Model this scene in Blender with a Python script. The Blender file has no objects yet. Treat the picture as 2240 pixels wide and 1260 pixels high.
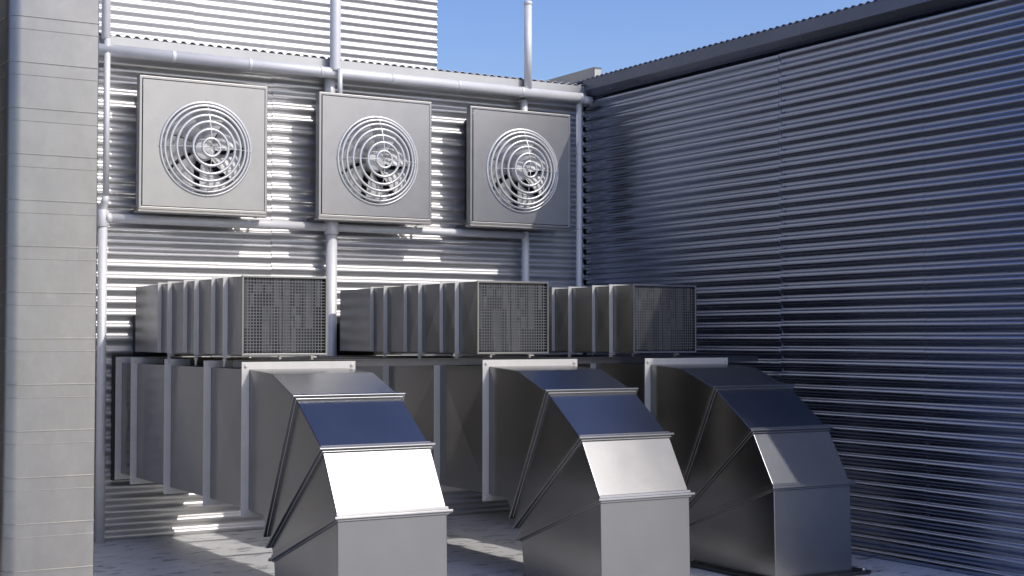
import bpy, math, random
from mathutils import Vector, Matrix

rad = math.radians
scene = bpy.context.scene
C = scene.collection
random.seed(7)

# ---------------------------------------------------------------- camera
PITCH, YAW = 0.0337914908, 0.540512531
cam_d = bpy.data.cameras.new('camera')
cam_d.sensor_width = 36.0
cam_d.lens = 3183.33 / 2240 * 36.0
cam_d.clip_start = 0.05
cam_d.clip_end = 3000
cam = bpy.data.objects.new('camera', cam_d)
C.objects.link(cam)
fw = Vector((math.sin(YAW) * math.cos(PITCH), math.cos(YAW) * math.cos(PITCH), math.sin(PITCH)))
rt = Vector((math.cos(YAW), -math.sin(YAW), 0))
up = rt.cross(fw)
cam.matrix_world = Matrix(((rt.x, up.x, -fw.x, 0), (rt.y, up.y, -fw.y, 0), (rt.z, up.z, -fw.z, 1.6), (0, 0, 0, 1)))
scene.camera = cam

# ---------------------------------------------------------------- sky and sun
SUN = Vector((0.337, -0.629, 0.70)).normalized()      # towards the sun
elev = math.asin(SUN.z)
azim = math.atan2(SUN.x, SUN.y)
world = bpy.data.worlds.new('World')
scene.world = world
world.use_nodes = True
wn = world.node_tree
bg = wn.nodes['Background']
sky = wn.nodes.new('ShaderNodeTexSky')
sky.sky_type = 'NISHITA'
sky.sun_disc = False
sky.sun_elevation = elev
sky.sun_rotation = azim
sky.altitude = 200
sky.air_density = 1.0
sky.dust_density = 2.4
sky.ozone_density = 2.0
hs = wn.nodes.new('ShaderNodeHueSaturation')
hs.inputs['Saturation'].default_value = 1.25
hs.inputs['Hue'].default_value = 0.518
wn.links.new(sky.outputs[0], hs.inputs['Color'])
wn.links.new(hs.outputs[0], bg.inputs[0])
bg.inputs[1].default_value = 0.15
sun_d = bpy.data.lights.new('sun', 'SUN')
sun_d.energy = 2.0
sun_d.angle = rad(0.55)
sun_d.color = (1.0, 0.975, 0.945)
sun = bpy.data.objects.new('sun', sun_d)
C.objects.link(sun)
sun.location = (8, -10, 14)
sun.rotation_mode = 'QUATERNION'
sun.rotation_quaternion = SUN.to_track_quat('Z', 'Y')

scene.view_settings.view_transform = 'Standard'
scene.view_settings.look = 'None'
scene.view_settings.gamma = 1
scene.view_settings.exposure = 0.3
scene.render.engine = 'CYCLES'
scene.cycles.max_bounces = 10
scene.cycles.glossy_bounces = 8
scene.cycles.diffuse_bounces = 4
scene.cycles.use_denoising = True
scene.cycles.sample_clamp_indirect = 6


# ---------------------------------------------------------------- materials
def metal(name, col, rough, var=0.06, rvar=0.06, scale=6.0, bump=0.0, bscale=30.0, stretch=(1, 1, 1), spangle=0.0, metallic=1.0):
    m = bpy.data.materials.new(name)
    m.use_nodes = True
    nt = m.node_tree
    b = nt.nodes['Principled BSDF']
    b.inputs['Metallic'].default_value = metallic
    tc = nt.nodes.new('ShaderNodeTexCoord')
    mp = nt.nodes.new('ShaderNodeMapping')
    mp.inputs['Scale'].default_value = stretch
    nt.links.new(tc.outputs['Object'], mp.inputs['Vector'])
    nz = nt.nodes.new('ShaderNodeTexNoise')
    nz.inputs['Scale'].default_value = scale
    nz.inputs['Detail'].default_value = 6
    nz.inputs['Roughness'].default_value = 0.62
    nt.links.new(mp.outputs[0], nz.inputs['Vector'])
    fac = nz.outputs['Fac']
    cr = nt.nodes.new('ShaderNodeMapRange')
    cr.inputs['From Min'].default_value = 0.3
    cr.inputs['From Max'].default_value = 0.7
    cr.inputs['To Min'].default_value = 1 - var
    cr.inputs['To Max'].default_value = 1 + var
    nt.links.new(fac, cr.inputs['Value'])
    val = cr.outputs[0]
    if spangle:
        vo = nt.nodes.new('ShaderNodeTexVoronoi')
        vo.inputs['Scale'].default_value = 28
        nt.links.new(tc.outputs['Object'], vo.inputs['Vector'])
        bw = nt.nodes.new('ShaderNodeSeparateColor')
        nt.links.new(vo.outputs['Color'], bw.inputs[0])
        sm = nt.nodes.new('ShaderNodeMapRange')
        sm.inputs['To Min'].default_value = 1 - spangle
        sm.inputs['To Max'].default_value = 1 + spangle
        nt.links.new(bw.outputs[0], sm.inputs['Value'])
        mu = nt.nodes.new('ShaderNodeMath')
        mu.operation = 'MULTIPLY'
        nt.links.new(val, mu.inputs[0])
        nt.links.new(sm.outputs[0], mu.inputs[1])
        val = mu.outputs[0]
    vm = nt.nodes.new('ShaderNodeVectorMath')
    vm.operation = 'SCALE'
    vm.inputs[0].default_value = col
    nt.links.new(val, vm.inputs['Scale'])
    nt.links.new(vm.outputs[0], b.inputs['Base Color'])
    nz2 = nt.nodes.new('ShaderNodeTexNoise')
    nz2.inputs['Scale'].default_value = scale * 2.3
    nz2.inputs['Detail'].default_value = 4
    nt.links.new(mp.outputs[0], nz2.inputs['Vector'])
    rr = nt.nodes.new('ShaderNodeMapRange')
    rr.inputs['From Min'].default_value = 0.3
    rr.inputs['From Max'].default_value = 0.7
    rr.inputs['To Min'].default_value = rough - rvar
    rr.inputs['To Max'].default_value = rough + rvar
    nt.links.new(nz2.outputs['Fac'], rr.inputs['Value'])
    nt.links.new(rr.outputs[0], b.inputs['Roughness'])
    if bump:
        nb = nt.nodes.new('ShaderNodeTexNoise')
        nb.inputs['Scale'].default_value = bscale
        nb.inputs['Detail'].default_value = 3
        nt.links.new(mp.outputs[0], nb.inputs['Vector'])
        bp = nt.nodes.new('ShaderNodeBump')
        bp.inputs['Strength'].default_value = bump
        bp.inputs['Distance'].default_value = 0.01
        nt.links.new(nb.outputs['Fac'], bp.inputs['Height'])
        nt.links.new(bp.outputs[0], b.inputs['Normal'])
    return m


M = {
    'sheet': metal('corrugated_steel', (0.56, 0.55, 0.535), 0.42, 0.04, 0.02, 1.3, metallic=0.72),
    'side': metal('sky_tinted_cladding', (0.375, 0.405, 0.49), 0.23, 0.04, 0.0, 1.3),  # base darker and bluer than the back wall's, sky reflection painted in
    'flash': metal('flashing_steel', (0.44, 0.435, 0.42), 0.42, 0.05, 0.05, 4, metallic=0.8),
    'panel': metal('fan_panel_steel', (0.41, 0.395, 0.37), 0.40, 0.05, 0.02, 5, spangle=0.006, metallic=0.9),
    'duct': metal('galvanised_duct', (0.245, 0.245, 0.247), 0.25, 0.08, 0.01, 1.8, 0.05, 1.3),
    'flange': metal('galvanised_angle', (0.62, 0.59, 0.545), 0.5, 0.05, 0.03, 9, metallic=0.25),
    'pipe': metal('zinc_pipe', (0.68, 0.67, 0.665), 0.52, 0.05, 0.05, 9, metallic=0.2),
    'chrome': metal('wire_steel', (0.72, 0.72, 0.72), 0.22, 0.03, 0.04, 10),
    'blade': metal('fan_blade_steel', (0.58, 0.57, 0.555), 0.6, 0.10, 0.06, 14, metallic=0.35),
    'mesh': metal('filter_pack', (0.11, 0.11, 0.112), 0.55, 0.2, 0.05, 20, metallic=0.3),
    'wire': metal('grille_wire', (0.16, 0.16, 0.16), 0.5, 0.1, 0.03, 12, metallic=0.5),
    'downpipe': metal('white_pipe', (0.86, 0.85, 0.84), 0.35, 0.03, 0.03, 9, metallic=0.1),
    'guard': metal('painted_wire', (0.66, 0.655, 0.64), 0.38, 0.03, 0.03, 10, metallic=0.5),
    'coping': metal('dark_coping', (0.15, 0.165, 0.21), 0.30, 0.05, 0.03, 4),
    'dark': metal('dark_rubber', (0.018, 0.018, 0.02), 0.6, 0.1, 0.05, 8, metallic=0.0),
    'inner': metal('dark_interior', (0.05, 0.05, 0.055), 0.5, 0.2, 0.08, 8, metallic=0.6),
    'column': metal('weathered_duct', (0.31, 0.30, 0.285), 0.36, 0.08, 0.04, 7.0, 0.04, 3.0, (1, 1, 0.5), spangle=0.02),
    'rail': metal('rail_steel', (0.10, 0.10, 0.105), 0.40, 0.08, 0.06, 8),
    'roof': metal('roof_steel', (0.45, 0.45, 0.46), 0.40, 0.08, 0.06, 3),
    'render': metal('reflection_block_dark', (0.045, 0.044, 0.042), 0.9, 0.15, 0.05, 1.5, 0.2, 30, metallic=0.0),  # near-black surface of the block added for reflections
    'core': metal('building_core', (0.10, 0.10, 0.105), 0.7, 0.1, 0.05, 3, metallic=0.0),
}


def concrete():
    m = bpy.data.materials.new('roof_concrete')
    m.use_nodes = True
    nt = m.node_tree
    b = nt.nodes['Principled BSDF']
    tc = nt.nodes.new('ShaderNodeTexCoord')

    def noise(scale, detail, rough=0.6, stretch=(1, 1, 1)):
        mp = nt.nodes.new('ShaderNodeMapping')
        mp.inputs['Scale'].default_value = stretch
        nt.links.new(tc.outputs['Object'], mp.inputs['Vector'])
        n = nt.nodes.new('ShaderNodeTexNoise')
        n.inputs['Scale'].default_value = scale
        n.inputs['Detail'].default_value = detail
        n.inputs['Roughness'].default_value = rough
        nt.links.new(mp.outputs[0], n.inputs['Vector'])
        return n.outputs['Fac']

    def ramp(v, stops):
        r = nt.nodes.new('ShaderNodeValToRGB')
        nt.links.new(v, r.inputs[0])
        while len(r.color_ramp.elements) < len(stops):
            r.color_ramp.elements.new(0.5)
        for e, (p, c) in zip(r.color_ramp.elements, stops):
            e.position = p
            e.color = (c[0], c[1], c[2], 1)
        return r.outputs[0]

    def mul(a, c):
        x = nt.nodes.new('ShaderNodeMix')
        x.data_type = 'RGBA'
        x.blend_type = 'MULTIPLY'
        x.inputs[0].default_value = 1
        nt.links.new(a, x.inputs[6])
        nt.links.new(c, x.inputs[7])
        return x.outputs[2]

    base = ramp(noise(1.7, 9, 0.68), [(0.36, (0.60, 0.60, 0.59)), (0.50, (0.69, 0.682, 0.665)), (0.66, (0.76, 0.75, 0.73))])
    spots = ramp(noise(5.2, 5, 0.7, (0.8, 1.6, 1)), [(0.37, (0.35, 0.35, 0.35)), (0.45, (1, 1, 1))])
    fine = ramp(noise(55, 3), [(0.3, (0.86, 0.86, 0.86)), (0.7, (1.1, 1.1, 1.1))])
    nt.links.new(mul(mul(base, spots), fine), b.inputs['Base Color'])
    rr = ramp(noise(2.1, 5), [(0.35, (0.36, 0.36, 0.36)), (0.65, (0.48, 0.48, 0.48))])
    nt.links.new(rr, b.inputs['Roughness'])
    bp = nt.nodes.new('ShaderNodeBump')
    bp.inputs['Strength'].default_value = 0.5
    bp.inputs['Distance'].default_value = 0.006
    nt.links.new(noise(38, 5, 0.7), bp.inputs['Height'])
    nt.links.new(bp.outputs[0], b.inputs['Normal'])
    return m


M['ground'] = concrete()


# ---------------------------------------------------------------- mesh helpers
class MB:
    """collects shapes and links them as one mesh object"""

    def __init__(self):
        self.v, self.f, self.s = [], [], []

    def add(self, vs, fs, smooth=False):
        o = len(self.v)
        self.v += [tuple(p) for p in vs]
        self.f += [tuple(i + o for i in f) for f in fs]
        self.s += [smooth] * len(fs)
        return self

    def box(self, x0, x1, y0, y1, z0, z1):
        vs = [(x, y, z) for z in (z0, z1) for y in (y0, y1) for x in (x0, x1)]
        return self.add(vs, [(0, 2, 3, 1), (4, 5, 7, 6), (0, 1, 5, 4), (2, 6, 7, 3), (0, 4, 6, 2), (1, 3, 7, 5)])

    def obox(self, c, ax, ay, az, hx, hy, hz):
        c, ax, ay, az = Vector(c), Vector(ax), Vector(ay), Vector(az)
        vs = [c + ax * (hx * i) + ay * (hy * j) + az * (hz * k) for k in (-1, 1) for j in (-1, 1) for i in (-1, 1)]
        return self.add(vs, [(0, 2, 3, 1), (4, 5, 7, 6), (0, 1, 5, 4), (2, 6, 7, 3), (0, 4, 6, 2), (1, 3, 7, 5)])

    def frame_y(self, x0, x1, z0, z1, y0, y1, w):
        """a rectangular ring standing in the xz plane, w wide, from y0 to y1"""
        o = [(x0, z0), (x1, z0), (x1, z1), (x0, z1)]
        i = [(x0 + w, z0 + w), (x1 - w, z0 + w), (x1 - w, z1 - w), (x0 + w, z1 - w)]
        vs = [(x, y0, z) for x, z in o] + [(x, y0, z) for x, z in i] + [(x, y1, z) for x, z in o] + [(x, y1, z) for x, z in i]
        fs = []
        for k in range(4):
            n = (k + 1) % 4
            fs += [(k, n, n + 4, k + 4), (k + 8, k + 12, n + 12, n + 8), (k, k + 8, n + 8, n), (k + 4, n + 4, n + 12, k + 12)]
        return self.add(vs, fs)

    def ring(self, centers, us, vs_, radii, seg, smooth=True, caps=True, closed=False):
        """sweep circles; centers list of Vector, frame vectors, radii"""
        P = []
        n = len(centers)
        for c, u, v, r in zip(centers, us, vs_, radii):
            for k in range(seg):
                a = 2 * math.pi * k / seg
                P.append(c + u * (r * math.cos(a)) + v * (r * math.sin(a)))
        F = []
        for i in range(n - 1 + (1 if closed else 0)):
            j = (i + 1) % n
            for k in range(seg):
                k2 = (k + 1) % seg
                F.append((i * seg + k, i * seg + k2, j * seg + k2, j * seg + k))
        o = len(self.v)
        self.add(P, F, smooth)
        if caps and not closed:
            self.f.append(tuple(o + k for k in reversed(range(seg))))
            self.s.append(False)
            self.f.append(tuple(o + (n - 1) * seg + k for k in range(seg)))
            self.s.append(False)
        return self

    def tube(self, pts, r, seg=20, caps=True):
        pts = [Vector(p) for p in pts]
        n = len(pts)
        cs, us, vs, rs = [], [], [], []
        for i, p in enumerate(pts):
            t = (pts[min(i + 1, n - 1)] - pts[max(i - 1, 0)]).normalized()
            ref = Vector((0, 0, 1)) if abs(t.z) < 0.9 else Vector((0, 1, 0))
            u = t.cross(ref).normalized()
            v = t.cross(u).normalized()
            cs.append(p); us.append(u); vs.append(v)
            rs.append(r[i] if isinstance(r, (list, tuple)) else r)
        return self.ring(cs, us, vs, rs, seg, True, caps)

    def torus(self, c, R, r, seg=64, ts=10, flat=1.0):
        """ring around the y axis"""
        c = Vector(c)
        cs, us, vs, rs = [], [], [], []
        for i in range(seg):
            a = 2 * math.pi * i / seg
            d = Vector((math.cos(a), 0, math.sin(a)))
            cs.append(c + d * R); us.append(d * flat); vs.append(Vector((0, 1, 0))); rs.append(r)
        return self.ring(cs, us, vs, rs, ts, True, False, True)

    def build(self, name, mat, parent=None, bevel=0.0, segs=2):
        me = bpy.data.meshes.new(name)
        me.from_pydata(self.v, [], self.f)
        me.polygons.foreach_set('use_smooth', self.s)
        import bmesh
        bm = bmesh.new()
        bm.from_mesh(me)
        bmesh.ops.recalc_face_normals(bm, faces=bm.faces)
        bm.to_mesh(me)
        bm.free()
        me.materials.append(mat)
        me.update()
        ob = bpy.data.objects.new(name, me)
        C.objects.link(ob)
        if parent:
            ob.parent = parent
        if bevel:
            md = ob.modifiers.new('bevel', 'BEVEL')
            md.width = bevel
            md.segments = segs
            md.limit_method = 'ANGLE'
            md.angle_limit = rad(20)
            md.harden_normals = True
        return ob


def thing(name, label, cat, loc=(0, 0, 0), group=None):
    o = bpy.data.objects.new(name, None)
    o.empty_display_size = 0.2
    C.objects.link(o)
    o.location = loc
    o['label'] = label
    o['category'] = cat
    if group:
        o['group'] = group
    return o


def tag(o, label, cat, group=None):
    o['label'] = label
    o['category'] = cat
    if group:
        o['group'] = group
    return o


PITCH_C, DEPTH = 0.0975, 0.027


def sheet(o, along, length, z0, z1, out, phase=0.0, shift=0.0, thick=0.0012, pitch=PITCH_C, depth=DEPTH, ncol=1):
    """corrugated sheet with horizontal ribs: o ground point, along direction, out normal"""
    o, along, out = Vector(o), Vector(along).normalized(), Vector(out).normalized()
    mb = MB()
    per = 14
    n = int((z1 - z0) / pitch * per)
    rows = []
    for i in range(n + 1):
        z = z0 + (z1 - z0) * i / n
        s = math.sin(2 * math.pi * (z + phase) / pitch)
        # slightly flattened crests and valleys
        d = depth * 0.5 * (1.08 * s - 0.08 * math.sin(6 * math.pi * (z + phase) / pitch) * -1)
        rows.append((z, d + shift))
    V, F = [], []
    w = ncol + 1
    for z, d in rows:
        for c in range(w):
            p = o + along * (length * c / ncol) + out * d
            V.append((p.x, p.y, z))
    for i in range(n):
        for c in range(ncol):
            a = i * w + c
            F.append((a, a + 1, a + w + 1, a + w))
    mb.add(V, F, True)
    for end in (0.0, length):            # rims, with vertices of their own
        V, F = [], []
        for z, d in rows:
            p = o + along * end + out * d
            q = o + along * end + out * (d - 0.004)
            V += [(p.x, p.y, z), (q.x, q.y, z)]
        for i in range(n):
            F.append((2 * i, 2 * i + 1, 2 * i + 3, 2 * i + 2))
        mb.add(V, F, False)
    return mb


def build_sheet(name, mb, parent, mat):
    me = bpy.data.meshes.new(name)
    me.from_pydata(mb.v, [], mb.f)
    me.polygons.foreach_set('use_smooth', mb.s)
    me.materials.append(mat)
    me.update()
    # hard edge between front and rim
    ob = bpy.data.objects.new(name, me)
    C.objects.link(ob)
    ob.parent = parent
    return ob


# ---------------------------------------------------------------- ground
g = MB()
g.add([(-400, -400, 0), (400, -400, 0), (400, 400, 0), (-400, 400, 0)], [(0, 1, 2, 3)])
go = g.build('ground', M['ground'])
go['kind'] = 'structure'

# ---------------------------------------------------------------- back building
YW, XW = 11.50, 7.705
bb = thing('low_building', 'long low building clad in horizontal corrugated steel carrying three square fans and a gutter', 'building', (5, YW, 0))


def rel(mb, o):
    """shift a builder so its vertices are local to the thing"""
    l = o.location
    mb.v = [(x - l.x, y - l.y, z - l.z) for x, y, z in mb.v]
    return mb


D_ = DEPTH * 0.5
build_sheet('wall_sheet', rel(sheet((-3.0, YW + D_, 0), (1, 0, 0), 7.56, 0.0, 3.98, (0, -1, 0), 0.0), bb), bb, M['sheet'])
build_sheet('wall_sheet', rel(sheet((4.551, YW + D_, 0), (1, 0, 0), 7.705 - 4.551, 0.0, 3.98, (0, -1, 0), -0.005, 0.004), bb), bb, M['sheet'])
core = MB().box(-2.99, 7.69, YW + 0.05, 16.2, 0, 3.93)
rel(core, bb).build('wall', M['core'], bb)


def roof_ribs(x0, x1, y0, y1, z, axis, pitch=0.076, depth=0.018):
    """corrugated roof; ribs run away from the eave. axis 'x': eave along x"""
    mb = MB()
    V, F = [], []
    a0, a1 = (x0, x1) if axis == 'x' else (y0, y1)
    n = int((a1 - a0) / pitch * 8)
    for i in range(n + 1):
        a = a0 + (a1 - a0) * i / n
        zz = z + depth * 0.5 * math.sin(2 * math.pi * a / pitch)
        for b in ((y0, y1) if axis == 'x' else (x0, x1)):
            V.append((a, b, zz) if axis == 'x' else (b, a, zz))
    for i in range(n):
        F.append((2 * i, 2 * i + 1, 2 * i + 3, 2 * i + 2))
    m = len(V)
    V += [(x, y, zz - 0.003) for x, y, zz in V[:m]]
    for i in range(n):
        F.append((m + 2 * i, m + 2 * i + 2, m + 2 * i + 3, m + 2 * i + 1))
        F.append((2 * i, 2 * i + 2, m + 2 * i + 2, m + 2 * i))
    return mb.add(V, F, True)


rel(roof_ribs(-3, 7.66, 11.40, 16.25, 3.985, 'x'), bb).build('roof', M['roof'], bb)
fl = MB()
# flashing: vertical fascia with a folded lip
prof = [(11.395, 3.972), (11.392, 3.82), (11.40, 3.812), (11.44, 3.80), (11.44, 3.806), (11.402, 3.818), (11.398, 3.824), (11.40, 3.972)]
x0, x1 = -3.0, 7.66
V = [(x, y, z) for x in (x0, x1) for y, z in prof]
n = len(prof)
fl.add(V, [(i, (i + 1) % n, n + (i + 1) % n, n + i) for i in range(n)] + [tuple(range(n)), tuple(range(2 * n - 1, n - 1, -1))])
rel(fl, bb).build('flashing', M['flash'], bb)

# ---------------------------------------------------------------- right building
YE = 5.31
rb = thing('side_building', 'tall corrugated steel side wall in shade, running along the right with a metal roof edge', 'building', (XW, 8, 0))
cuts = [YE, 7.262, 8.755, 11.52]
for i in range(3):
    a, b = cuts[i], cuts[i + 1]
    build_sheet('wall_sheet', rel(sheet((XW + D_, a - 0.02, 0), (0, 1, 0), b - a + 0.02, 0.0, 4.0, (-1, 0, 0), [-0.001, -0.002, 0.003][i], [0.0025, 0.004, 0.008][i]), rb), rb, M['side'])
rel(MB().box(XW + 0.05, 15, YE + 0.02, 24, 0, 3.97), rb).build('wall', M['core'], rb)
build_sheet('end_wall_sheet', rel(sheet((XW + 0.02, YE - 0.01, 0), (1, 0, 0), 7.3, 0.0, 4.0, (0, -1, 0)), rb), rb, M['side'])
rel(MB().box(7.684, 7.76, YE - 0.055, YE + 0.02, 0, 3.88), rb).build('shadow_edge_trim', M['coping'], rb)  # added out of view, gives the wall's cast shadow a straight edge
rel(roof_ribs(7.64, 15.2, YE - 0.05, 24, 4.04, 'y'), rb).build('roof', M['roof'], rb)
fr = MB()
prof = [(7.635, 4.028), (7.632, 3.93), (7.64, 3.918), (7.665, 3.885), (7.69, 3.865), (7.69, 3.873), (7.67, 3.892), (7.646, 3.924), (7.64, 3.935), (7.642, 4.028)]
V = [(x, y, z) for y in (YE - 0.05, 11.41) for x, z in prof]
n = len(prof)
fr.add(V, [(i, (i + 1) % n, n + (i + 1) % n, n + i) for i in range(n)] + [tuple(range(n)), tuple(range(2 * n - 1, n - 1, -1))])
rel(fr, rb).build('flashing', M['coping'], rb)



# ---------------------------------------------------------------- tall building behind
tb = thing('tall_building', 'taller corrugated steel block rising sunlit behind the low building', 'building', (4, 16.3, 0))
build_sheet('wall_sheet', rel(sheet((-4.0, 16.3, 0), (1, 0, 0), 9.47, 3.6, 11.0, (0, -1, 0), 0.0, 0.004), tb), tb, M['sheet'])
build_sheet('wall_sheet', rel(sheet((5.465, 16.3, 0), (1, 0, 0), 8.667 - 5.465, 3.6, 11.0, (0, -1, 0), 0.004), tb), tb, M['sheet'])
build_sheet('side_wall_sheet', rel(sheet((8.66, 16.31, 0), (0, 1, 0), 8, 3.6, 11.0, (1, 0, 0)), tb), tb, M['sheet'])
rel(MB().box(-3.98, 8.63, 16.33, 24.2, 0, 10.95), tb).build('wall', M['core'], tb)
rel(MB().box(-4.1, 8.72, 16.24, 24.4, 10.95, 11.1), tb).build('roof', M['roof'], tb, 0.01)

# beam on the roof of the right building
bm_ = thing('roof_beam', 'pale steel channel beam lying on the far roof edge beyond the wall corner', 'beam', (8.2, 12.05, 4.2))
ch = MB()
prof = [(8.19, 4.315), (8.285, 4.315), (8.285, 4.307), (8.20, 4.307), (8.20, 4.218), (8.285, 4.218), (8.285, 4.21), (8.19, 4.21)]
V = [(x, y, z) for y in (12.05, 20.0) for x, z in prof]
n = 8
ch.add(V, [(i, (i + 1) % n, n + (i + 1) % n, n + i) for i in range(n)])
ch.add([(8.285, 12.06, 4.21), (8.285, 12.06, 4.315), (8.2, 12.06, 4.315), (8.2, 12.06, 4.21)], [(0, 1, 2, 3)])
rel(ch, bm_).build('channel', M['flash'], bm_)
for yy in (12.6, 15, 18):
    rel(MB().box(8.2, 8.28, yy, yy + 0.08, 4.045, 4.209), bm_).build('bracket', M['rail'], bm_)


# ---------------------------------------------------------------- pipes and gutter
def collar(z0, z1, r, x, y):
    return MB().tube([(x, y, z0), (x, y, z0 + 0.006), (x, y, z1 - 0.006), (x, y, z1)], [r * 0.93, r, r, r * 0.93], 28)


def vpipe(x, y, z0, z1, r, seg=28):
    return MB().tube([(x, y, z0), (x, y, z1)], r, seg)


gut = thing('gutter', 'round zinc gutter running along under the eave flashing of the back wall', 'gutter', (5, 11.35, 3.83))
rel(MB().tube([(2.9, 11.345, 3.848), (7.575, 11.345, 3.848)], 0.046, 32), gut).build('channel', M['pipe'], gut)
rel(MB().tube([(7.575, 11.36, 3.838), (7.69, 11.36, 3.838)], 0.036, 24), gut).build('outlet', M['pipe'], gut)
for xj in (3.637, 4.282, 4.919, 5.591, 6.247, 6.913, 7.563):
    rel(MB().tube([(xj - 0.016, 11.345, 3.848), (xj - 0.012, 11.345, 3.848), (xj + 0.012, 11.345, 3.848), (xj + 0.016, 11.345, 3.848)], [0.046, 0.0495, 0.0495, 0.046], 32), gut).build('joint', M['pipe'], gut)

# conduit run: tall pipe at the left, horizontal run, centre drop, right drop
yP = 11.40
cr = thing('pipe_run', 'grey pipe run on the back wall, passing level under the three fans with drops down', 'pipe', (5, yP, 2.55))
hz = 2.535
rel(MB().tube([(3.13, yP, hz), (5.05, yP, hz)], 0.036, 28), cr).build('horizontal_pipe', M['pipe'], cr)
rel(MB().tube([(5.05, yP, hz), (6.98, yP, hz)], 0.034, 24), cr).build('horizontal_pipe', M['pipe'], cr)
rel(MB().tube([(6.985, yP - 0.002, 0.0), (6.985, yP - 0.002, hz + 0.03), (6.985, yP - 0.002, hz + 0.036)], [0.036, 0.036, 0.028], 24), cr).build('drop_pipe', M['pipe'], cr)
rel(vpipe(5.048, yP, 0.0, hz, 0.049), cr).build('drop_pipe', M['pipe'], cr)
rel(collar(2.475, 2.585, 0.062, 5.048, yP), cr).build('tee_collar', M['pipe'], cr)
rel(vpipe(3.104, yP, 0.0, 2.46, 0.036), cr).build('drop_pipe', M['pipe'], cr)
rel(collar(2.462, 2.60, 0.042, 3.10, yP), cr).build('tee_collar', M['pipe'], cr)
rel(collar(hz - 0.0425, hz + 0.0425, 0.0, 3.1, yP), cr) if False else None
rel(MB().tube([(3.12, yP, hz), (3.165, yP, hz), (3.168, yP, hz)], [0.043, 0.043, 0.037], 24), cr).build('tee_collar', M['pipe'], cr)
rel(vpipe(3.107, 11.33, 2.70, 3.935, 0.025), cr).build('upper_pipe', M['pipe'], cr)
rel(MB().tube([(3.107, 11.33, 2.71), (3.106, 11.35, 2.66), (3.10, yP, 2.60), (3.10, yP, 2.56)], [0.0255, 0.03, 0.036, 0.036], 24), cr).build('reducer', M['pipe'], cr)
rel(MB().tube([(3.097, 11.335, 3.93), (3.097, 11.335, 3.94), (3.097, 11.335, 7.5)], [0.026, 0.035, 0.035], 24), cr).build('riser_pipe', M['pipe'], cr)

cpipe = thing('riser_pole', 'thick vertical steel riser standing above the middle fan and up past the frame', 'pole', (5.04, 11.42, 3.6))
rel(MB().tube([(5.043, 11.325, 3.86), (5.043, 11.325, 3.875), (5.043, 11.325, 7.5)], [0.045, 0.047, 0.047], 28), cpipe).build('riser', M['pipe'], cpipe)
rel(MB().tube([(5.040, 11.43, 3.50), (5.040, 11.43, 3.86)], 0.046, 28), cpipe).build('lower_pipe', M['pipe'], cpipe)
rel(MB().tube([(5.065, 11.275, 3.60), (5.065, 11.275, 3.878)], 0.021, 20), cpipe).build('thin_pipe', M['pipe'], cpipe)

rpole = thing('roof_pole', 'slim capped steel pole rising against the blue sky above the right-hand fan', 'pole', (6.985, 11.40, 3.6))
rel(MB().tube([(6.985, 11.425, 3.5), (6.985, 11.425, 3.79)], 0.036, 28), rpole).build('lower_pipe', M['pipe'], rpole)
rel(MB().tube([(6.98, 11.345, 3.86), (6.98, 11.345, 4.665)], 0.036, 28), rpole).build('shaft', M['pipe'], rpole)
rel(MB().tube([(6.98, 11.345, 4.66), (6.98, 11.345, 4.664), (6.98, 11.345, 4.69), (6.98, 11.345, 4.70)], [0.036, 0.041, 0.041, 0.02], 28), rpole).build('cap', M['pipe'], rpole)

dp = thing('downpipe', 'bright slim vertical downpipe in the corner between the two walls', 'downpipe', (7.567, 11.39, 0))
rel(MB().tube([(7.567, 11.385, 0), (7.567, 11.385, 3.80)], 0.027, 24), dp).build('shaft', M['downpipe'], dp)
for zz in (2.62, 3.33):
    rel(collar(zz - 0.012, zz + 0.012, 0.0295, 7.567, 11.385), dp).build('joint', M['downpipe'], dp)


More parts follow.
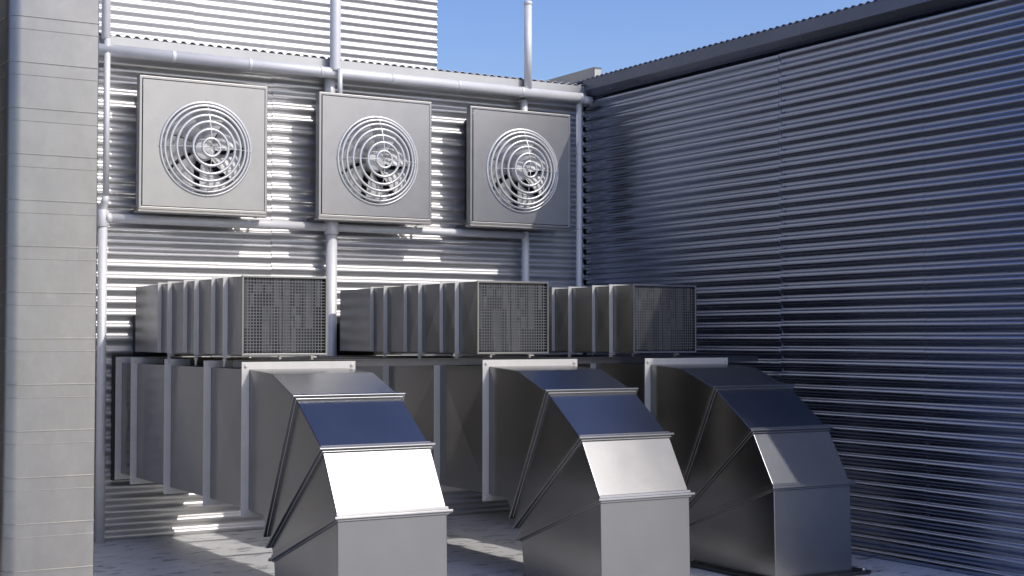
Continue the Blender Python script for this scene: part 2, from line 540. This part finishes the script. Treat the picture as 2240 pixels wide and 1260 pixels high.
# ---------------------------------------------------------------- wall fans
def make_fan(x0, z0=2.603, s=1.068, y=YW - 0.27):
    cx, cz = 0.546, z0 + 0.505       # hole centre, local x
    R = 0.385
    t = thing('wall_fan', '', 'fan', (x0, y, 0))
    # front panel with round hole
    seg = 48
    mb = MB()
    b = 0.030
    o = [(b, z0 + b), (s - b, z0 + b), (s - b, z0 + s - b - 0.012), (b, z0 + s - b - 0.012)]
    z1p = z0 + s - b - 0.012
    circ, rect = [], []
    for k in range(seg):
        a = 2 * math.pi * k / seg
        dx, dz = math.cos(a), math.sin(a)
        circ.append((cx + R * dx, cz + R * dz))
        tx = ((s - b - cx) / dx if dx > 1e-9 else ((b - cx) / dx if dx < -1e-9 else 1e9))
        tz = ((z1p - cz) / dz if dz > 1e-9 else ((z0 + b - cz) / dz if dz < -1e-9 else 1e9))
        tt = min(tx, tz)
        rect.append([cx + dx * tt, cz + dz * tt])
    # snap nearest samples to the corners
    for ox, oz in o:
        k = min(range(seg), key=lambda i: (rect[i][0] - ox) ** 2 + (rect[i][1] - oz) ** 2)
        rect[k] = [ox, oz]
    V = [(x, 0.0, z) for x, z in circ] + [(x, 0.0, z) for x, z in rect] + [(x, 0.006, z) for x, z in circ]
    F = []
    for k in range(seg):
        n = (k + 1) % seg
        F.append((k, n, seg + n, seg + k))
        F.append((k, 2 * seg + k, 2 * seg + n, n))
    mb.add(V, F)
    mb.build('front_panel', M['panel'], t)
    # surrounding frame, set back a little, with a dark joint to the panel
    fm = MB().frame_y(0, s, z0, z0 + s - 0.012, 0.004, 0.075, 0.026)
    fm.build('frame', M['panel'], t, 0.006)
    MB().box(0.02, 0.03, 0.012, 0.03, z0 + 0.02, z0 + s - 0.03).box(s - 0.03, s - 0.02, 0.012, 0.03, z0 + 0.02, z0 + s - 0.03) \
        .box(0.03, s - 0.03, 0.012, 0.03, z0 + 0.02, z0 + 0.03).box(0.03, s - 0.03, 0.012, 0.03, z0 + s - 0.042, z0 + s - 0.032) \
        .build('gasket', M['dark'], t)
    # bottom lip
    lip = MB()
    prof = [(0.0, z0 - 0.002), (-0.012, z0 - 0.012), (-0.012, z0 - 0.018), (0.06, z0 - 0.026), (0.085, z0 - 0.012), (0.085, z0 - 0.002)]
    V = [(x, yy, z) for x in (-0.006, s + 0.004) for yy, z in prof]
    n = len(prof)
    lip.add(V, [(i, (i + 1) % n, n + (i + 1) % n, n + i) for i in range(n)] + [tuple(range(n)), tuple(range(2 * n - 1, n - 1, -1))])
    lip.build('drip_tray', M['panel'], t)
    # brackets to the wall
    for xx in (0.0, s - 0.02):
        MB().box(xx, xx + 0.02, 0.078, 0.262, z0 - 0.012, z0 + 0.004).build('bracket', M['rail'], t)
    # casing behind the panel, to the wall
    cb = MB()
    rings = []
    for yy, rr in ((0.006, R), (0.02, R - 0.004), (0.10, R - 0.03), (0.19, R - 0.03)):
        rings.append([(cx + rr * math.cos(2 * math.pi * k / seg), yy, cz + rr * math.sin(2 * math.pi * k / seg)) for k in range(seg)])
    V = [p for r in rings for p in r]
    F = []
    for i in range(3):
        for k in range(seg):
            n = (k + 1) % seg
            F.append((i * seg + k, i * seg + n, (i + 1) * seg + n, (i + 1) * seg + k))
    cb.add(V, F, True)
    cb.build('inlet_ring', M['blade'], t)
    MB().box(0.09, s - 0.09, 0.20, 0.262, z0 + 0.06, z0 + s - 0.10).build('casing', M['inner'], t)
    # blades and hub
    hubm = MB()
    cs = [Vector((0, yy, 0)) for yy in (0.03, 0.035, 0.05, 0.14)]
    hubm.ring(cs, [Vector((1, 0, 0))] * 4, [Vector((0, 0, 1))] * 4, [0.03, 0.075, 0.09, 0.09], 32, False)
    rotor = hubm.build('rotor', M['blade'], t)
    rotor.location = (cx, 0, cz)
    for k in range(7):
        a0 = 2 * math.pi * k / 7 + 0.3
        bl = MB()
        V = []
        nr, na = 5, 6
        for i in range(nr + 1):
            r = 0.085 + (0.345 - 0.085) * i / nr
            w = 0.50 + 0.16 * i / nr
            for j in range(na + 1):
                a = a0 + w * (j / na - 0.5) * 1.35 + 0.28 * (i / nr)
                yy = 0.085 + 0.08 * (j / na - 0.5) * (1 - 0.25 * i / nr)
                V.append((r * math.cos(a), yy, r * math.sin(a)))
        F = [(i * (na + 1) + j, i * (na + 1) + j + 1, (i + 1) * (na + 1) + j + 1, (i + 1) * (na + 1) + j) for i in range(nr) for j in range(na)]
        bl.add(V, F, True)
        bl.build('blade', M['blade'], rotor)
    # domed guard of rings and cross wires
    gd = MB()
    radii = [0.0715, 0.145, 0.208, 0.263, 0.310, 0.346, 0.374]
    hts = [0.121, 0.106, 0.086, 0.064, 0.042, 0.018, 0.0]
    for r, h in zip(radii, hts):
        gd.torus((cx, -h, cz), r, 0.012, 72, 8, 1.0)
    dome = [(0.0, 0.124)] + list(zip(radii, hts)) + [(0.392, -0.006)]
    for dx, dz in ((1, 0), (-1, 0), (0, 1), (0, -1)):
        pts = [(cx + dx * r, -h - 0.007, cz + dz * r) for r, h in dome]
        gd.tube(pts, 0.0034, 8)
    gd.build('guard', M['guard'], t)
    return t


def copy_tree(o, parent=None):
    c = o.copy()
    C.objects.link(c)
    if parent:
        c.parent = parent
    for chd in [k for k in bpy.data.objects if k.parent == o]:
        copy_tree(chd, c)
    return c


fan = make_fan(3.335)
fans = [fan]
for xx in (4.857, 6.309):
    c = copy_tree(fan)
    c.location.x = xx
    for r_ in [k for k in bpy.data.objects if k.parent == c and k.name.startswith('rotor')]:
        r_.rotation_euler.y = xx * 1.7
    fans.append(c)
for f_, l_ in zip(fans, ('square steel wall fan nearest the tall sheet-metal column, leftmost of three',
                         'square steel wall fan in the middle, with the thick riser pole above it',
                         'square steel wall fan nearest the corner downpipe, rightmost of three')):
    f_['label'] = l_
    f_['group'] = 'square fans in a row on the back wall'


# ---------------------------------------------------------------- lower ducts with elbows
def make_lower():
    t = thing('elbow_duct', '', 'duct', (3.222, 8.635, 0))
    Y0 = 8.635
    XL, XR = 0.05, 0.725          # body, local x
    ZB, ZT = 0.532, 1.398
    fy = [11.42, 11.007, 10.185, 9.343, 8.635]
    # straight sections with cross-broken side panels
    for a, b in zip(fy[1:], fy[:-1]):
        y0, y1 = a - Y0 + 0.02, b - Y0 - 0.0
        mb = MB()
        ym, zm = (y0 + y1) / 2, (ZB + ZT) / 2
        c = [(XL, y0, ZB), (XR, y0, ZB), (XR, y0, ZT), (XL, y0, ZT), (XL, y1, ZB), (XR, y1, ZB), (XR, y1, ZT), (XL, y1, ZT)]
        V = c + [(XL - 0.010, ym, zm), (XR + 0.010, ym, zm), ((XL + XR) / 2, ym, ZT + 0.008), ((XL + XR) / 2, ym, ZB - 0.008)]
        F = []
        for (p, q, r, s_), m in (((0, 3, 7, 4), 8), ((1, 2, 6, 5), 9), ((3, 2, 6, 7), 10), ((0, 1, 5, 4), 11)):
            F += [(p, q, m), (q, r, m), (r, s_, m), (s_, p, m)]
        mb.add(V, F)
        mb.build('duct_section', M['duct'], t)
    # flanges
    for i, a in enumerate(fy):
        y0 = a - Y0
        fl_ = MB()
        fl_.frame_y(0, 0.775, 0.483, 1.445, y0, y0 + 0.005, 0.050)
        fl_.frame_y(XL - 0.007, XR + 0.007, ZB - 0.007, ZT + 0.005, y0 + 0.0051, y0 + 0.07, 0.008)
        fo = fl_.build('flange', M['flange'], t, 0.0016)
        for bx, bz in ((0.027, 1.42), (0.748, 1.42), (0.027, 0.508), (0.748, 0.508)):
            b_ = MB()
            b_.ring([Vector((bx, y0 - 0.0105, bz)), Vector((bx, y0 - 0.0085, bz)), Vector((bx, y0 - 0.001, bz))], [Vector((1, 0, 0))] * 3, [Vector((0, 0, 1))] * 3,
                    [0.007, 0.010, 0.010], 6, False)
            b_.ring([Vector((bx, y0 - 0.0012, bz)), Vector((bx, y0 + 0.0001, bz))], [Vector((1, 0, 0))] * 2, [Vector((0, 0, 1))] * 2, [0.014, 0.014], 20, False)
            b_.build('bolt', M['flange'], fo)
    # elbow
    P = [(8.640, 1.400), (8.262, 1.379), (7.888, 1.246), (7.504, 0.975), (7.292, 0.619), (7.280, 0.02)]
    Q = [(8.640, 0.528), (8.40, 0.518), (8.318, 0.425), (8.262, 0.362), (8.214, 0.284), (8.175, 0.02)]
    el = MB()
    V = []
    for (py, pz), (qy, qz) in zip(P, Q):
        V += [(XL, py - Y0, pz), (XR, py - Y0, pz), (XR, qy - Y0, qz), (XL, qy - Y0, qz)]
    F = []
    for i in range(len(P) - 1):
        for k in range(4):
            n = (k + 1) % 4
            F.append((4 * i + k, 4 * i + n, 4 * i + 4 + n, 4 * i + 4 + k))
    el.add(V, F)
    el.build('elbow', M['duct'], t, 0.005)
    X = Vector((1, 0, 0))
    for i in (2, 3, 4):
        p = Vector((0, P[i][0] - Y0, P[i][1]))
        q = Vector((0, Q[i][0] - Y0, Q[i][1]))
        u = (p - q).normalized()
        nrm = u.cross(X)
        c = (p + q) / 2 + X * (XL + XR) / 2
        sm = MB()
        hl = (p - q).length / 2
        hw = (XR - XL) / 2
        sm.obox(c, X, u, nrm, hw + 0.010, hl + 0.010, 0.024)
        sm.obox(c - nrm * 0.006, X, u, nrm, hw + 0.028, hl + 0.026, 0.009)
        sm.build('standing_seam', M['duct'], t, 0.005, 3)
    # base flange on the roof deck
    bf = MB()
    x0, x1, y0, y1 = XL - 0.06, XR + 0.13, 7.28 - Y0 - 0.05, 8.175 - Y0 + 0.06
    bf.box(x0, x1, y0, y1, 0.004, 0.028)
    bf.build('base_flange', M['rail'], t, 0.004)
    for bx, by in ((x0 + 0.03, y0 + 0.03), (x1 - 0.04, y0 + 0.03), (x0 + 0.03, y1 - 0.03), (x1 - 0.04, y1 - 0.03)):
        MB().ring([Vector((bx, by, 0.028)), Vector((bx, by, 0.042))], [X] * 2, [Vector((0, 1, 0))] * 2, [0.013, 0.012], 6, False).build('bolt', M['chrome'], t)
    # dark opening where the duct passes the wall
    MB().frame_y(-0.01, 0.785, 0.475, 1.455, 11.435 - Y0, 11.50 - Y0, 0.03).build('wall_seal', M['dark'], t)
    return t


low = make_lower()
lows = [low]
for xx in (4.949, 6.317):
    c = copy_tree(low)
    c.location.x = xx
    lows.append(c)
for f_, l_ in zip(lows, ('large elbow duct nearest the column, its sloped face brightest in the sun',
                         'large elbow duct in the middle, turning down between two like it',
                         'large elbow duct nearest the shaded side wall, mostly in shadow')):
    f_['label'] = l_
    f_['group'] = 'rectangular elbow ducts turning down to the roof deck'


# ---------------------------------------------------------------- upper ducts with mesh grilles
def make_upper():
    Y0 = 8.85
    W, ZB, ZT = 0.580, 1.487, 1.992
    t = thing('intake_duct', '', 'duct', (3.305, Y0, 0))
    ys = [8.85, 9.12, 9.36, 9.69, 9.94, 10.28, 10.53, 11.18]
    # body, open at the front
    th = 0.004
    b = MB()
    for a, c_ in zip(ys[:-1], ys[1:]):
        y0, y1 = a - Y0 + (0.0 if a > 8.86 else 0.006), c_ - Y0
        ym, zm = (y0 + y1) / 2, (ZB + ZT) / 2
        cr_ = [(0, y0, ZB), (W, y0, ZB), (W, y0, ZT), (0, y0, ZT), (0, y1, ZB), (W, y1, ZB), (W, y1, ZT), (0, y1, ZT)]
        V = cr_ + [(0.005, ym, zm), (W - 0.005, ym, zm), (W / 2, ym, ZT - 0.003), (W / 2, ym, ZB + 0.003)]
        F = []
        for (p, q, r, s_), m in (((0, 3, 7, 4), 8), ((1, 2, 6, 5), 9), ((3, 2, 6, 7), 10), ((0, 1, 5, 4), 11)):
            F += [(p, q, m), (q, r, m), (r, s_, m), (s_, p, m)]
        b.add(V, F)
    b.add([(0, 11.18 - Y0, ZB), (W, 11.18 - Y0, ZB), (W, 11.18 - Y0, ZT), (0, 11.18 - Y0, ZT)], [(0, 1, 2, 3)])
    b.build('duct_body', M['duct'], t)
    # inner lining visible through the mesh
    inn = MB()
    inn.box(0.006, W - 0.006, 0.16, 0.2, ZB + 0.006, ZT - 0.006)
    inn.build('lining', M['inner'], t)
    # filter packs behind the mesh: strips of uneven width and depth
    fb = MB()
    rnd = random.Random(5)
    xx = 0.012
    while xx < W - 0.03:
        wd = rnd.choice((0.018, 0.028, 0.045, 0.06))
        wd = min(wd, W - 0.012 - xx)
        zc = ZB + 0.012
        while zc < ZT - 0.03:
            hh = min(rnd.choice((0.05, 0.09, 0.16, 0.3)), ZT - 0.012 - zc)
            dd = rnd.choice((0.022, 0.03, 0.04, 0.09, 0.12))
            if rnd.random() > 0.3:
                fb.box(xx, xx + wd - 0.004, dd, dd + 0.012, zc, zc + hh - 0.003)
            zc += hh
        xx += wd
    fb.build('filter_bars', M['mesh'], t)
    # mesh
    ms = MB()
    nx, nz = 27, 24
    for k in range(1, nx):
        xx = 0.014 + (W - 0.028) * k / nx
        ms.box(xx - 0.0027, xx + 0.0027, 0.002, 0.0045, ZB + 0.012, ZT - 0.012)
    for k in range(1, nz):
        zz = ZB + 0.012 + (ZT - ZB - 0.024) * k / nz
        ms.box(0.012, W - 0.012, -0.001, 0.0018, zz - 0.003, zz + 0.003)
    ms.build('mesh_grille', M['wire'], t)
    MB().frame_y(-0.006, W + 0.006, ZB - 0.006, ZT + 0.005, -0.006, 0.012, 0.014).build('grille_frame', M['duct'], t, 0.002)
    # paired flanges; the nearer of each pair carries a hanger leg
    for i, yy in enumerate(ys[1:7]):
        leg = i % 2 == 0
        e = 0.034 if leg else 0.028
        f1 = MB().frame_y(-e, W + e, ZB - (0.012 if leg else 0.0), ZT + 0.010, yy - Y0, yy - Y0 + 0.004, e - 0.001)
        f1.build('flange', M['flange'], t, 0.0012)
    for yy in (9.12, 9.69, 10.28):
        for xx in (-0.015, W + 0.015):
            lg = MB()
            y_ = yy - Y0 + 0.012
            lg.tube([(xx, y_, 1.405), (xx, y_, ZB - 0.01)], 0.009, 12)
            lg.obox((xx + 0.012, y_ - 0.002, ZB - 0.020), (1, 0, 0), (0, 1, 0), (0, 0, 1), 0.022, 0.012, 0.004)
            lg.ring([Vector((xx, y_, 1.446)), Vector((xx, y_, 1.457))], [Vector((1, 0, 0))] * 2, [Vector((0, 1, 0))] * 2, [0.015, 0.015], 6, False)
            lg.build('leg', M['flange'], t)
    # neck and dark wall opening behind
    MB().box(0.10, W - 0.10, 11.181 - Y0, 11.46 - Y0, 1.53, 1.72).build('neck', M['dark'], t)
    MB().box(0.075, W + 0.06, 11.455 - Y0, 11.51 - Y0, 1.435, 1.775).build('wall_opening', M['dark'], t)
    return t


upr = make_upper()
uprs = [upr]
for xx in (5.032, 6.372):
    c = copy_tree(upr)
    c.location.x = xx
    uprs.append(c)
for f_, l_ in zip(uprs, ('square duct with mesh front above the elbow duct nearest the column',
                         'square duct with mesh front above the middle elbow duct',
                         'square duct with mesh front above the elbow duct nearest the side wall')):
    f_['label'] = l_
    f_['group'] = 'mesh-fronted ducts lying above the elbow ducts'

# rails the upper ducts stand on
rails = []
for yy, lb in ((8.93, 'front steel support rail under the mesh-fronted ducts'),
               (9.78, 'middle steel support rail under the upper ducts'),
               (10.38, 'rear steel support rail under the upper ducts, nearest the wall')):
    r_ = MB()
    r_.box(3.28, 7.66, yy, yy + 0.045, 1.449, 1.453)
    r_.box(3.28, 7.66, yy + 0.0405, yy + 0.045, 1.452, 1.474) if False else None
    r_.box(3.28, 7.66, yy + 0.02, yy + 0.025, 1.405, 1.4485)
    o_ = r_.build('support_rail', M['rail'])
    tag(o_, lb, 'rail', 'rails carrying the upper ducts')

# ---------------------------------------------------------------- unseen block left of the frame, added to darken the metal's reflections
ob_ = thing('reflection_block', 'unseen dark block added beyond the left edge, to give the steel dark reflections', 'building', (0, 9.8, 0))
rel(MB().box(-9.0, 1.15, 9.8, 11.38, 0, 4.7), ob_).build('wall', M['render'], ob_)
rel(MB().box(-9.1, 1.2, 9.74, 11.38, 4.705, 4.8), ob_).build('roof', M['rail'], ob_, 0.01)

# ---------------------------------------------------------------- sheet-metal column at the left
col = thing('duct_column', 'tall weathered sheet-metal column with horizontal seams at the left edge', 'column', (1.9, 8.1, 0))
x0, x1, y0, y1 = 1.668, 2.149, 8.0, 8.5


def rounded(x0, x1, y0, y1, rl, rr, e=0.0, n=8):
    pts = []
    for (cx, cy, a0, r) in ((x0 + rl, y0 + rl, 180, rl), (x1 - rr, y0 + rr, 270, rr), (x1 - rr, y1 - rr, 0, rr), (x0 + rl, y1 - rl, 90, rl)):
        for k in range(n + 1):
            a = rad(a0 + 90 * k / n)
            pts.append((cx + (r + e) * math.cos(a), cy + (r + e) * math.sin(a)))
    return pts


cm = MB()
zs = [0.0]
zk = 3.244 - 7 * 0.42
seams = []
base = 3.0785
k = -12
while base + k * 0.2475 < 5.0:
    z = base + k * 0.2475
    seams.append(z)
    seams.append(z - 0.069)
    k += 1
seams = sorted(s_ for s_ in seams if s_ > 0.05)
zs = sorted([0.0, 5.2] + [s_ + d for s_ in seams for d in (-0.0035, 0.0035)])
loops = []
ee = 0.0
for i, z in enumerate(zs):
    loops.append([(x, y, z) for x, y in rounded(x0, x1, y0, y1, 0.07, 0.008)])
nL = len(loops[0])
V, F = [], []
for l_ in loops:
    V += l_
for i in range(len(loops) - 1):
    for k in range(nL):
        n = (k + 1) % nL
        F.append((i * nL + k, i * nL + n, (i + 1) * nL + n, (i + 1) * nL + k))
cm.add(V, F, True)
rel(cm, col).build('shaft', M['column'], col)
for i, s_ in enumerate(seams):
    sm = MB()
    e = 0.0035 if i % 2 else 0.005
    hs = 0.0022 if i % 2 else 0.0035
    V = []
    for z, ex in ((s_ - hs, 0), (s_ - hs * 0.6, e), (s_ + hs * 0.6, e), (s_ + hs, 0)):
        V += [(x, y, z) for x, y in rounded(x0, x1, y0, y1, 0.07, 0.008, ex)]
    F = []
    for a in range(3):
        for k in range(nL):
            n = (k + 1) % nL
            F.append((a * nL + k, a * nL + n, (a + 1) * nL + n, (a + 1) * nL + k))
    sm.add(V, F, False)
    rel(sm, col).build('seam', M['column'], col)
